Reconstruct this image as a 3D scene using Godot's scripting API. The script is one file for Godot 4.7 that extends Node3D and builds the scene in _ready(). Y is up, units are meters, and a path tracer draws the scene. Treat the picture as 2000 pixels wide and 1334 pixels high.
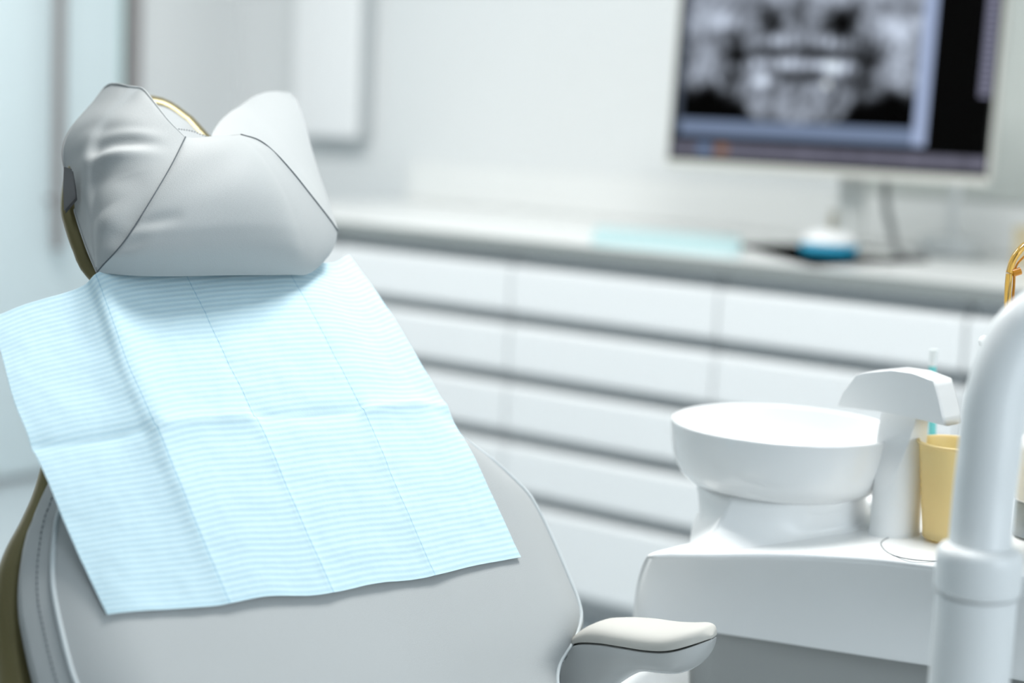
extends Node3D
# A dental surgery: reclined treatment chair with paper bib, spittoon unit, counter with drawers and a monitor.
# Room frame: x runs along the counter wall (z = 0), y is up, z comes out from that wall; the glass door is in the wall x = 0.

const EYE := Vector3(4.2332, 1.1945, 4.1025)
const CHAIR := Vector3(3.1619, 0.8646, 2.9923)          # a point on the face of the backrest
const CU := Vector3(0.2346, 0.0000, -0.9721)             # across the chair
const CV := Vector3(-0.6248, 0.7660, -0.1508)             # up along the backrest
const CW := Vector3(0.7447, 0.6428, 0.1797)             # out of the backrest
const FWD := Vector3(0.9721, 0.0000, 0.2346)            # the way a patient would look, level
const COUNTER_TOP := 0.90
const COUNTER_FRONT := 0.95

var M := {}
var used := {}


func _ready() -> void:
	# ---- camera
	var cam := Camera3D.new()
	cam.name = "camera"
	add_child(cam)
	cam.transform = Transform3D(Basis(Vector3(0.8000, 0.0456, -0.5982), Vector3(-0.1175, 0.9897, -0.0816), Vector3(0.5884, 0.1355, 0.7972)), EYE)
	cam.keep_aspect = Camera3D.KEEP_HEIGHT
	cam.fov = rad_to_deg(2.0 * atan(667.0 / 3300.0))
	var optics := CameraAttributesPhysical.new()
	optics.frustum_focal_length = 12.0 * 3300.0 / 667.0
	optics.frustum_focus_distance = 1.60
	optics.exposure_aperture = 2.1
	optics.frustum_near = 0.05
	optics.frustum_far = 60.0
	optics.auto_exposure_enabled = false
	cam.attributes = optics
	# ---- surroundings (a closed room: only the lamps light it)
	var around := WorldEnvironment.new()
	around.name = "surroundings"
	var env := Environment.new()
	env.background_mode = Environment.BG_COLOR
	env.background_color = Color(0, 0, 0)
	env.tonemap_mode = Environment.TONE_MAPPER_LINEAR
	env.tonemap_exposure = 1.19
	env.sdfgi_enabled = true
	env.ssao_enabled = true
	env.ssil_enabled = true
	around.environment = env
	add_child(around)
	make_materials()
	# ---- ceiling lamps
	ceiling_lamp(Vector3(3.35, 2.7, 2.35), Vector2(0.6, 0.6), 3.5, "square-edged ceiling light panel above the treatment chair")
	ceiling_lamp(Vector3(1.3, 2.7, 1.9), Vector2(1.2, 0.6), 3.3, "ceiling light panel over the counter near the glass door")
	fill_window(Vector3(6.2, 1.65, 3.3), Vector2(1.8, 1.3), 2.0)  # added fill light for the chair front, no such opening seen
	# ---- the room, then the things from large to small
	room()
	counter()
	wall_cabinet()
	monitor()
	counter_things()
	chair()
	bib()
	spittoon_unit()
	unit_things()
	arm_pole()


# ------------------------------------------------------------------ materials

func mat(called: String, c: Color, rough: float, spec := 0.5) -> StandardMaterial3D:
	var m := StandardMaterial3D.new()
	m.resource_name = called
	m.albedo_color = c
	m.roughness = rough
	m.metallic_specular = spec
	M[called] = m
	return m


func noise_texture(freq: float, size: int, strength: float, octaves := 3, s := 5, cellular := false) -> NoiseTexture2D:
	var f := FastNoiseLite.new()
	f.seed = s
	f.noise_type = FastNoiseLite.TYPE_CELLULAR if cellular else FastNoiseLite.TYPE_SIMPLEX_SMOOTH
	f.frequency = freq
	f.fractal_octaves = octaves
	var t := NoiseTexture2D.new()
	t.width = size
	t.height = size
	t.seamless = true
	t.as_normal_map = true
	t.bump_strength = strength
	t.noise = f
	return t


func make_materials() -> void:
	mat("wall_paint", Color(0.90, 0.91, 0.912), 0.75)
	mat("wall_shade_grey", Color(0.77, 0.79, 0.775), 0.75)  # wall tone darkened to paint in the shade beside the monitor
	mat("wall_paint_shade", Color(0.74, 0.765, 0.775), 0.8)
	mat("ceiling_paint", Color(0.92, 0.925, 0.93), 0.8)
	mat("floor_vinyl", Color(0.74, 0.78, 0.80), 0.18)
	mat("door_glass", Color(0.86, 0.915, 0.93), 0.3)
	mat("door_glass_edge", Color(0.72, 0.84, 0.83), 0.2)
	mat("taupe_metal", Color(0.60, 0.58, 0.58), 0.45).metallic = 0.3
	mat("white_front", Color(0.925, 0.935, 0.938), 0.4)
	mat("grip_rail", Color(0.74, 0.76, 0.77), 0.5)
	mat("worktop", Color(0.93, 0.935, 0.93), 0.25)
	mat("worktop_edge", Color(0.54, 0.56, 0.555), 0.5)
	mat("plinth", Color(0.85, 0.86, 0.865), 0.5)
	mat("white_plastic", Color(0.955, 0.96, 0.96), 0.25)
	mat("monitor_white", Color(0.80, 0.80, 0.775), 0.45)
	mat("panel_white", Color(0.965, 0.968, 0.97), 0.3)
	mat("monitor_grey", Color(0.82, 0.83, 0.82), 0.5)
	mat("black_plastic", Color(0.03, 0.03, 0.03), 0.4)
	mat("mat_black", Color(0.025, 0.025, 0.025), 1.0, 0.02)
	mat("cable_grey", Color(0.58, 0.59, 0.59), 0.6)
	mat("aqua", Color(0.74, 0.86, 0.87), 0.5)
	mat("cyan_blue", Color(0.22, 0.70, 0.86), 0.4)
	mat("cream", Color(0.90, 0.87, 0.80), 0.5)
	mat("beige", Color(0.84, 0.79, 0.66), 0.5)
	var leather := mat("leather", Color(0.69, 0.705, 0.708), 0.52, 0.28)
	leather.normal_enabled = true
	leather.normal_texture = noise_texture(0.055, 512, 3.0, 3, 11)
	leather.normal_scale = 0.5
	leather.uv1_triplanar = true
	leather.uv1_scale = Vector3.ONE * 26.0
	mat("leather_plain", Color(0.68, 0.695, 0.70), 0.5, 0.4)
	mat("seam_dark", Color(0.34, 0.37, 0.39), 0.8)
	mat("piping", Color(0.76, 0.79, 0.80), 0.4)
	mat("webbing", Color(0.30, 0.31, 0.32), 0.8)
	mat("olive_shell", Color(0.46, 0.425, 0.28), 0.28).metallic = 0.35
	mat("shell_rim", Color(0.72, 0.74, 0.74), 0.4)
	mat("arm_pad", Color(0.80, 0.795, 0.772), 0.6, 0.3)
	mat("arm_body", Color(0.78, 0.79, 0.79), 0.22)
	mat("gloss_white", Color(0.945, 0.952, 0.953), 0.28, 0.4)
	mat("ceramic", Color(0.93, 0.935, 0.935), 0.10)
	mat("unit_grey", Color(0.63, 0.64, 0.635), 0.5)
	mat("dark_gap", Color(0.03, 0.035, 0.035), 0.9, 0.1)
	mat("pole_white", Color(0.905, 0.917, 0.92), 0.33)
	mat("holder_grey", Color(0.62, 0.66, 0.69), 0.4)
	var cup := mat("cup_plastic", Color(0.97, 0.915, 0.72), 0.3)
	cup.backlight_enabled = true
	cup.backlight = Color(0.98, 0.93, 0.76)
	var amber := mat("amber", Color(0.99, 0.79, 0.38, 0.08), 0.06)
	amber.refraction_enabled = true
	amber.refraction_scale = 0.05
	amber.transparency = BaseMaterial3D.TRANSPARENCY_ALPHA
	mat("amber_hinge", Color(0.80, 0.52, 0.06), 0.3)
	var teal := mat("teal", Color(0.50, 0.86, 0.86), 0.25)
	teal.backlight_enabled = true
	teal.backlight = Color(0.3, 0.6, 0.6)
	mat("white_tip", Color(0.93, 0.95, 0.95), 0.3)
	make_paper()
	make_screen()


func make_paper() -> void:
	# embossed dental bib: fine ridges across, each with a close hatch; fold lines are perforation-like
	var w := 1536
	var h := 1024
	var tone := PackedByteArray()
	var relief := PackedByteArray()
	tone.resize(w * h * 3)
	relief.resize(w * h * 3)
	var n := FastNoiseLite.new()
	n.seed = 3
	n.frequency = 0.012
	var rows := 62.0
	var folds := [0.245, 0.480, 0.742]
	for y in h:
		var ph := y * rows / h
		var k := int(ph)
		for x in w:
			var wob := 0.10 * n.get_noise_2d(x * 0.35, k * 40.0)
			var r := 0.5 + 0.5 * cos(TAU * (ph + wob))
			var hatch := 0.5 + 0.5 * cos(TAU * (x / 5.0 + (k % 2) * 0.5))
			var grain := n.get_noise_2d(x * 6.0, y * 6.0)
			var groove := (1.0 - r) * (0.55 + 0.45 * hatch)
			var fold := 0.0
			for f in folds:
				fold = maxf(fold, clampf(1.0 - absf(x - f * w) / 3.0, 0.0, 1.0))
			var dash := fold * (0.4 + 0.6 * hatch)
			var height := clampf(0.80 - 0.62 * groove - 0.25 * dash + 0.07 * grain, 0.0, 1.0)
			var dark := clampf(0.70 * groove + 1.6 * dash - 0.05 * grain, 0.0, 2.0)
			var i := (y * w + x) * 3
			tone[i] = int(255.0 * lerpf(0.800, 0.670, dark))
			tone[i + 1] = int(255.0 * lerpf(0.893, 0.805, dark))
			tone[i + 2] = int(255.0 * lerpf(0.925, 0.865, dark))
			var g := int(255.0 * height)
			relief[i] = g
			relief[i + 1] = g
			relief[i + 2] = g
	var m := mat("bib_paper", Color.WHITE, 0.85)
	m.albedo_texture = ImageTexture.create_from_image(Image.create_from_data(w, h, false, Image.FORMAT_RGB8, tone))
	m.heightmap_enabled = true
	m.heightmap_texture = ImageTexture.create_from_image(Image.create_from_data(w, h, false, Image.FORMAT_RGB8, relief))
	m.heightmap_scale = 0.035
	m.texture_repeat = false
	mat("bib_back", Color(0.86, 0.94, 0.96), 0.6)


func blob(x: float, y: float, cx: float, cy: float, rx: float, ry: float) -> float:
	var d := (x - cx) * (x - cx) / (rx * rx) + (y - cy) * (y - cy) / (ry * ry)
	return exp(-d)


func xray(x: float, y: float, n: FastNoiseLite) -> float:
	# x and y run 0..1 over the jaw picture, y downwards
	var m := absf(x - 0.5)
	var g := 0.47 + 0.12 * n.get_noise_2d(x * 260.0, y * 120.0) + 0.20 * n.get_noise_2d(x * 900.0, y * 420.0)
	g += 0.26 * blob(x, y, 0.12, 0.30, 0.20, 0.09) + 0.26 * blob(x, y, 0.88, 0.32, 0.20, 0.10)
	g += 0.20 * blob(x, y, 0.5, 0.04, 0.7, 0.12)
	g += 0.14 * blob(x, y, 0.08, 0.57, 0.07, 0.14) + 0.16 * blob(x, y, 0.92, 0.58, 0.07, 0.16)
	g -= 0.36 * blob(x, y, 0.36, 0.28, 0.05, 0.11) + 0.44 * blob(x, y, 0.67, 0.30, 0.065, 0.11)
	g -= 0.20 * blob(m, y, 0.27, 0.55, 0.07, 0.25)
	g -= 0.20 * blob(x, y, 0.5, 0.16, 0.035, 0.07) + 0.16 * blob(x, y, 0.29, 0.13, 0.05, 0.05)
	g -= 0.22 * blob(x, y, 0.26, 0.575, 0.03, 0.05)
	var bite := 0.495 + 0.45 * m * m
	for row in 2:
		var cy := bite + (0.095 if row else -0.080) - 0.15 * m * m
		for k in 13:
			var cx := 0.27 + 0.47 * k / 12.0
			g += (0.24 + 0.14 * sin(k * 5.1 + row)) * blob(x, y, cx, cy, 0.015, 0.045)
	g += 0.42 * blob(x, y, 0.345, 0.70, 0.045, 0.045) + 0.30 * blob(x, y, 0.62, 0.59, 0.07, 0.03) + 0.22 * blob(x, y, 0.33, 0.58, 0.05, 0.03) + 0.2 * blob(x, y, 0.6, 0.72, 0.05, 0.03)
	g -= 0.34 * exp(-pow((y - bite) / 0.026, 2.0)) * (1.0 if m < 0.19 else 0.2)
	g -= 0.42 * blob(x, y, 0.45, 0.66, 0.04, 0.035) + 0.42 * blob(x, y, 0.555, 0.665, 0.04, 0.035)
	g += 0.06 * blob(x, y, 0.5, 0.86, 0.25, 0.14)
	for k in 9:
		g += 0.07 * sin(k * 2.4) * blob(x, y, 0.30 + 0.052 * k, 0.82, 0.012, 0.14)
	var floor_line := 0.73 + 0.25 * exp(-pow(m / 0.25, 4.0)) + 0.03 * sin(x * 40.0)
	g *= clampf(1.0 - (y - floor_line) / 0.13, 0.0, 1.0) if y > floor_line else 1.0
	return clampf(g, 0.0, 1.0)


func make_screen() -> void:
	var w := 768
	var h := 432
	var px := PackedByteArray()
	px.resize(w * h * 3)
	var n := FastNoiseLite.new()
	n.seed = 21
	n.frequency = 0.02
	for y in h:
		var fy := 1.0 - (y + 0.5) / h          # up from the lower edge of the screen
		for x in w:
			var fx := (x + 0.5) / w
			var c := Color(0.012, 0.012, 0.014)
			if fy < 0.082:
				var t := 0.42 + 0.05 * n.get_noise_2d(x * 1.0, 3.0)
				c = Color(t * 0.98, t * 0.98, t * 1.12)
				if fx > 0.09 and fx < 0.13: c = Color(0.42, 0.50, 0.62)
				if fx > 0.15 and fx < 0.19: c = Color(0.55, 0.44, 0.40)
				if fy < 0.018: c = Color(0.12, 0.12, 0.13)
			elif fy > 0.125 and fx < 0.815:
				c = Color(0.62, 0.68, 0.80) if fx > 0.775 else Color(0.44, 0.50, 0.60)
				if fx < 0.022: c = Color(0.25, 0.28, 0.33)
				if fy > 0.215 and fx < 0.775 and fx > 0.022:
					var g := xray((fx - 0.022) / 0.753, (1.0 - fy) / 0.785, n)
					g = clampf(1.25 * (g - 0.5) + 0.52, 0.0, 1.0) * clampf(g * 2.2, 0.0, 1.0)
					c = Color(g * 0.92, g * 0.97, g * 1.05)
			elif fx > 0.962 and fx < 0.992 and fy > 0.40:
				var k := 0.5 + 0.12 * sin(y * 0.45)
				c = Color(k * 0.92, k * 0.93, k * 1.08)
			var i := (y * w + x) * 3
			px[i] = int(255.0 * clampf(c.r, 0, 1))
			px[i + 1] = int(255.0 * clampf(c.g, 0, 1))
			px[i + 2] = int(255.0 * clampf(c.b, 0, 1))
	var m := mat("screen_picture", Color(0.01, 0.01, 0.01), 0.5, 0.08)
	m.emission_enabled = true
	m.emission = Color.WHITE
	m.emission_operator = BaseMaterial3D.EMISSION_OP_MULTIPLY
	m.emission_texture = ImageTexture.create_from_image(Image.create_from_data(w, h, false, Image.FORMAT_RGB8, px))
	m.emission_energy_multiplier = 0.9
	m.texture_repeat = false


# ------------------------------------------------------------------ shapes

class Shape:
	var p := PackedVector3Array()
	var uv := PackedVector2Array()
	var idx := PackedInt32Array()

	# rows of points; around = each row closes on itself; the side away from «inside» (or along «side» if given) is the front
	func grid(rows: Array, around := false, inside = null, side = null) -> Shape:
		var nr := rows.size()
		var nc: int = rows[0].size()
		var first := p.size()
		var mid := Vector3.ZERO
		for j in nr:
			for i in nc:
				p.append(rows[j][i])
				mid += rows[j][i]
				uv.append(Vector2(float(i) / (nc - 1), 1.0 - float(j) / (nr - 1)))
		mid /= nr * nc
		if inside != null: mid = inside
		var tri := PackedInt32Array()
		var sum := 0.0
		for j in nr - 1:
			for i in (nc if around else nc - 1):
				var a := first + j * nc + i
				var b := first + j * nc + (i + 1) % nc
				var c := a + nc
				var d := b + nc
				for t in [[a, b, d], [a, d, c]]:
					var o: Vector3 = (p[t[1]] - p[t[0]]).cross(p[t[2]] - p[t[0]])
					sum += o.dot(side) if side != null else o.dot((p[t[0]] + p[t[1]] + p[t[2]]) / 3.0 - mid)
					tri.append_array(PackedInt32Array(t))
		for k in range(0, tri.size(), 3):
			idx.append(tri[k])
			idx.append(tri[k + 2] if sum > 0.0 else tri[k + 1])
			idx.append(tri[k + 1] if sum > 0.0 else tri[k + 2])
		return self

	func cap(ring: PackedVector3Array, side: Vector3) -> Shape:
		var mid := Vector3.ZERO
		for q in ring: mid += q
		mid /= ring.size()
		var centre := PackedVector3Array()
		centre.resize(ring.size())
		centre.fill(mid)
		return grid([ring, centre], true, null, side)

	# rings of a loft, both ends closed
	func loft(rings: Array, closed_ends := true) -> Shape:
		grid(rings, true)
		if closed_ends:
			var a := Vector3.ZERO
			var b := Vector3.ZERO
			for q in rings[0]: a += q
			for q in rings[-1]: b += q
			var d: Vector3 = (b / rings[-1].size() - a / rings[0].size())
			cap(rings[0], -d)
			cap(rings[-1], d)
		return self

	func mesh(origin := Vector3.ZERO) -> ArrayMesh:
		var n := PackedVector3Array()
		n.resize(p.size())
		for k in range(0, idx.size(), 3):
			var o := (p[idx[k + 2]] - p[idx[k]]).cross(p[idx[k + 1]] - p[idx[k]])
			for e in 3: n[idx[k + e]] += o
		var at := PackedVector3Array()
		at.resize(p.size())
		for k in p.size():
			n[k] = n[k].normalized() if n[k].length() > 1e-14 else Vector3.UP
			at[k] = p[k] - origin
		var arrays := []
		arrays.resize(Mesh.ARRAY_MAX)
		arrays[Mesh.ARRAY_VERTEX] = at
		arrays[Mesh.ARRAY_NORMAL] = n
		arrays[Mesh.ARRAY_TEX_UV] = uv
		arrays[Mesh.ARRAY_INDEX] = idx
		var m := ArrayMesh.new()
		m.add_surface_from_arrays(Mesh.PRIMITIVE_TRIANGLES, arrays)
		return m


func sample(a: Array, n: int, closed := false) -> PackedVector3Array:
	# a smooth curve through the points, cut into n equal steps
	var fine := PackedVector3Array()
	var m := a.size()
	var spans := m if closed else m - 1
	for k in spans:
		var p0: Vector3 = a[(k - 1 + m) % m] if closed or k > 0 else a[0] * 2.0 - a[1]
		var p1: Vector3 = a[k]
		var p2: Vector3 = a[(k + 1) % m]
		var p3: Vector3 = a[(k + 2) % m] if closed or k + 2 < m else p2 * 2.0 - p1
		for s in 16:
			fine.append(p1.cubic_interpolate(p2, p0, p3, s / 16.0))
	fine.append(a[0] if closed else a[m - 1])
	var total := 0.0
	for k in fine.size() - 1: total += fine[k].distance_to(fine[k + 1])
	var out := PackedVector3Array()
	if total < 1e-9:
		out.resize(n if closed else n + 1)
		out.fill(a[0])
		return out
	var at := 0
	var gone := 0.0
	for k in (n if closed else n + 1):
		var want := total * k / n
		while at < fine.size() - 2 and gone + fine[at].distance_to(fine[at + 1]) < want:
			gone += fine[at].distance_to(fine[at + 1])
			at += 1
		var step := fine[at].distance_to(fine[at + 1])
		out.append(fine[at].lerp(fine[at + 1], clampf((want - gone) / maxf(step, 1e-9), 0.0, 1.0)))
	return out


# a patch between four edges (low and high run left to right, near and far run low to high); f(s, t, point, normal) moves each point
func patch(low: Array, high: Array, near: Array, far: Array, nu: int, nv: int, f = null) -> Array:
	var b := sample(low, nu)
	var t := sample(high, nu)
	var l := sample(near, nv)
	var r := sample(far, nv)
	var rows := []
	for j in nv + 1:
		var v := float(j) / nv
		var row := PackedVector3Array()
		for i in nu + 1:
			var u := float(i) / nu
			row.append(b[i].lerp(t[i], v) + l[j].lerp(r[j], u) - b[0].lerp(b[nu], u).lerp(t[0].lerp(t[nu], u), v))
		rows.append(row)
	if f != null:
		var moved := []
		for j in nv + 1:
			var row := PackedVector3Array()
			for i in nu + 1:
				row.append((f as Callable).call(float(i) / nu, float(j) / nv, rows[j][i]))
			moved.append(row)
		rows = moved
	return rows


func tube_rings(path: PackedVector3Array, radii: Array, sides := 16, flat := 1.0, hint := Vector3.UP) -> Array:
	# radii: one number, or one for each point of the path; flat: the second radius over the first
	var rings := []
	var u := hint
	for k in path.size():
		var d := (path[mini(k + 1, path.size() - 1)] - path[maxi(k - 1, 0)]).normalized()
		if k == 0 and absf(u.dot(d)) > 0.97: u = Vector3.RIGHT
		u = (u - d * u.dot(d)).normalized()
		var s := d.cross(u)
		var r: float = radii[k] if radii.size() > 1 else radii[0]
		var ring := PackedVector3Array()
		for i in sides:
			var a := TAU * i / sides
			ring.append(path[k] + u * (r * flat * cos(a)) + s * (r * sin(a)))
		rings.append(ring)
	return rings


func tube(a: Array, r: float, n := 24, sides := 16, flat := 1.0, hint := Vector3.UP) -> Shape:
	return Shape.new().loft(tube_rings(sample(a, n), [r], sides, flat, hint))


func lathe(at: Vector3, profile: Array, sides := 64) -> Shape:
	# profile: radius and height of each ring
	var rings := []
	for q in profile:
		var ring := PackedVector3Array()
		for i in sides:
			var a := TAU * i / sides
			ring.append(at + Vector3(q[0] * cos(a), q[1], q[0] * sin(a)))
		rings.append(ring)
	return Shape.new().grid(rings, true, at + Vector3(0, profile[0][1], 0))


func block(s: Shape, mid: Vector3, size: Vector3, edge := 0.003, turn := Basis.IDENTITY) -> Shape:
	# a box with rounded edges
	var h := size / 2.0
	edge = minf(edge, minf(h.x, minf(h.y, h.z)) * 0.98)
	var rings := []
	for q in [[edge, -h.y], [edge * 0.3, -h.y + edge * 0.3], [0.0, -h.y + edge], [0.0, h.y - edge], [edge * 0.3, h.y - edge * 0.3], [edge, h.y]]:
		var ring := PackedVector3Array()
		for c in [[1, 1, 0.0], [-1, 1, 0.5 * PI], [-1, -1, PI], [1, -1, 1.5 * PI]]:
			for k in 4:
				var a: float = c[2] + k * PI / 6.0
				var rr: float = edge - q[0]
				ring.append(mid + turn * Vector3(c[0] * (h.x - edge) + rr * cos(a), q[1], c[1] * (h.z - edge) + rr * sin(a)))
		rings.append(ring)
	return s.loft(rings)


# ------------------------------------------------------------------ things

func called(name_: String) -> String:
	used[name_] = used.get(name_, 0) + 1
	return name_ if used[name_] == 1 else "%s_%03d" % [name_, used[name_] - 1]


func thing(name_: String, at: Vector3, label: String, category: String, group := "") -> Node3D:
	var o := Node3D.new()
	o.name = called(name_)
	o.position = at
	add_child(o, true)
	return tag(o, label, category, group)


func tag(o: Node3D, label: String, category: String, group := "") -> Node3D:
	o.set_meta("label", label)
	o.set_meta("category", category)
	if group: o.set_meta("group", group)
	return o


func part(o: Node3D, name_: String, s: Shape, m: String, label := "") -> MeshInstance3D:
	# a mesh of the room's coordinates, hung under o
	var at := Vector3.ZERO
	var up: Node = o
	while up is Node3D and up != self:
		at += up.position
		up = up.get_parent()
	var mi := MeshInstance3D.new()
	mi.name = name_
	mi.mesh = s.mesh(at)
	mi.material_override = M[m]
	o.add_child(mi, true)
	if label: mi.set_meta("label", label)
	return mi


func single(name_: String, at: Vector3, s: Shape, m: String, label: String, category: String, group := "") -> MeshInstance3D:
	var mi := MeshInstance3D.new()
	mi.name = called(name_)
	mi.position = at
	mi.mesh = s.mesh(at)
	mi.material_override = M[m]
	add_child(mi, true)
	tag(mi, label, category, group)
	return mi


func setting(name_: String, s: Shape, m: String, label: String, category: String) -> MeshInstance3D:
	var mi := single(name_, Vector3.ZERO, s, m, label, category)
	mi.set_meta("kind", "structure")
	return mi


func ceiling_lamp(at: Vector3, size: Vector2, energy: float, label: String) -> void:
	var o := thing("ceiling_lamp", at, label, "ceiling light")
	var f := Shape.new()
	var t := 0.03
	block(f, at + Vector3(0, -0.015, -size.y / 2 - t / 2), Vector3(size.x + 2 * t, 0.03, t), 0.003)
	block(f, at + Vector3(0, -0.015, size.y / 2 + t / 2), Vector3(size.x + 2 * t, 0.03, t), 0.003)
	block(f, at + Vector3(-size.x / 2 - t / 2, -0.015, 0), Vector3(t, 0.03, size.y), 0.003)
	block(f, at + Vector3(size.x / 2 + t / 2, -0.015, 0), Vector3(t, 0.03, size.y), 0.003)
	part(o, "frame", f, "white_plastic")
	if not M.has("lamp_glow"):
		var g := mat("lamp_glow", Color(0.9, 0.9, 0.9), 0.5)
		g.emission_enabled = true
		g.emission = Color(1.0, 0.998, 0.988)
		g.emission_energy_multiplier = 1.2
	part(o, "diffuser", block(Shape.new(), at + Vector3(0, -0.008, 0), Vector3(size.x, 0.012, size.y), 0.002), "lamp_glow")
	var l := AreaLight3D.new()
	l.name = "lamp_light"
	l.area_size = size
	l.light_color = Color(1.0, 0.998, 0.988)
	l.light_energy = energy
	l.area_range = 12.0
	l.shadow_enabled = true
	l.position = Vector3(0, -0.022, 0)
	l.rotation.x = -PI / 2
	o.add_child(l)


func fill_window(at: Vector3, size: Vector2, energy: float) -> void:
	# added daylight fill set in the end wall, unseen from the camera
	var o := thing("fill_window_1", at, "added glowing panel in the end wall, unseen, for front fill", "fill_window")
	o.set_meta("kind", "structure")
	var f := Shape.new()
	var x := at.x - 0.02
	for s in [-1.0, 0.0, 1.0]:
		block(f, Vector3(x, at.y, at.z + s * (size.x / 2 + 0.03 * absf(s))), Vector3(0.04, size.y + 0.12, 0.06), 0.004)
		if s != 0.0: block(f, Vector3(x, at.y + s * (size.y / 2 + 0.03), at.z), Vector3(0.04, 0.06, size.x), 0.004)
	part(o, "frame", f, "white_plastic")
	var g := mat("fill_glow", Color(0.8, 0.85, 0.88), 0.5)
	g.emission_enabled = true
	g.emission = Color(0.93, 0.97, 1.0)
	g.emission_energy_multiplier = 1.2
	for s in [-1.0, 1.0]:
		part(o, "pane", block(Shape.new(), Vector3(at.x - 0.008, at.y, at.z + s * size.x / 4), Vector3(0.010, size.y, size.x / 2 - 0.06), 0.002), "fill_glow")
	var l := AreaLight3D.new()
	l.name = "fill_light"
	l.area_size = size
	l.light_color = Color(0.93, 0.97, 1.0)
	l.light_energy = energy
	l.area_range = 12.0
	l.shadow_enabled = true
	l.position = Vector3(-0.045, 0, 0)
	l.rotation.y = PI / 2
	o.add_child(l)


# ------------------------------------------------------------------ the room

func room() -> void:
	var w := 6.2
	var d := 5.6
	var h := 2.7
	setting("floor", block(Shape.new(), Vector3(w / 2, -0.06, d / 2), Vector3(w + 0.4, 0.12, d + 0.4), 0.002), "floor_vinyl", "pale smooth floor below the chair and the drawers", "floor")
	setting("ceiling", block(Shape.new(), Vector3(w / 2, h + 0.06, d / 2), Vector3(w + 0.4, 0.12, d + 0.4), 0.002), "ceiling_paint", "white flat ceiling holding the light panels", "ceiling")
	setting("wall_back", block(Shape.new(), Vector3(w / 2, h / 2, -0.075), Vector3(w + 0.3, h, 0.15), 0.002), "wall_paint", "white wall behind the long counter and the monitor", "wall")
	setting("wall_left", block(Shape.new(), Vector3(-0.075, h / 2, d / 2), Vector3(0.15, h, d), 0.002), "wall_paint", "pale grey wall with the frosted glass door", "wall")
	setting("wall_right", block(Shape.new(), Vector3(w + 0.075, h / 2, d / 2), Vector3(0.15, h, d), 0.002), "wall_paint", "white end wall beyond the arm pole", "wall")
	setting("wall_front", block(Shape.new(), Vector3(w / 2, h / 2, d + 0.075), Vector3(w + 0.3, h, 0.15), 0.002), "wall_paint_shade", "grey blue wall facing the counter across the room", "wall")
	setting("wall_shade_2", block(Shape.new(), Vector3(3.21, 1.86, 0.008), Vector3(1.84, 1.67, 0.016), 0.002), "wall_shade_grey", "added grey sheet painting wall shade behind the monitor above the upstand", "painted shade")  # added sheet, its grey stands in for shade on the wall
	# sliding glass door on the left wall
	var door := thing("door_1", Vector3(0.02, 0, 1.35), "frosted pale blue glass door with a tall bar handle", "door")
	door.set_meta("kind", "structure")
	part(door, "glass_pane", block(Shape.new(), Vector3(0.02, 1.20, 1.42), Vector3(0.012, 2.36, 1.76), 0.002), "door_glass")
	part(door, "glass_edge", block(Shape.new(), Vector3(0.02, 1.20, 0.532), Vector3(0.014, 2.36, 0.014), 0.002), "door_glass_edge", "greenish polished glass edge")
	var handle := Shape.new()
	block(handle, Vector3(0.075, 1.46, 0.812), Vector3(0.022, 1.50, 0.034), 0.006)
	var hd := part(door, "door_handle", handle, "taupe_metal", "tall taupe bar handle")
	for y in [0.86, 2.05]:
		part(hd, "handle_mount", tube([Vector3(0.026, y, 0.812), Vector3(0.064, y, 0.812)], 0.009, 2, 12), "taupe_metal")
	setting("trim_1", block(Shape.new(), Vector3(0.012, 1.2, 0.478), Vector3(0.024, 2.40, 0.055), 0.003), "taupe_metal", "narrow taupe jamb strip beside the glass door", "door trim")


# ------------------------------------------------------------------ counter along the back wall

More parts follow.
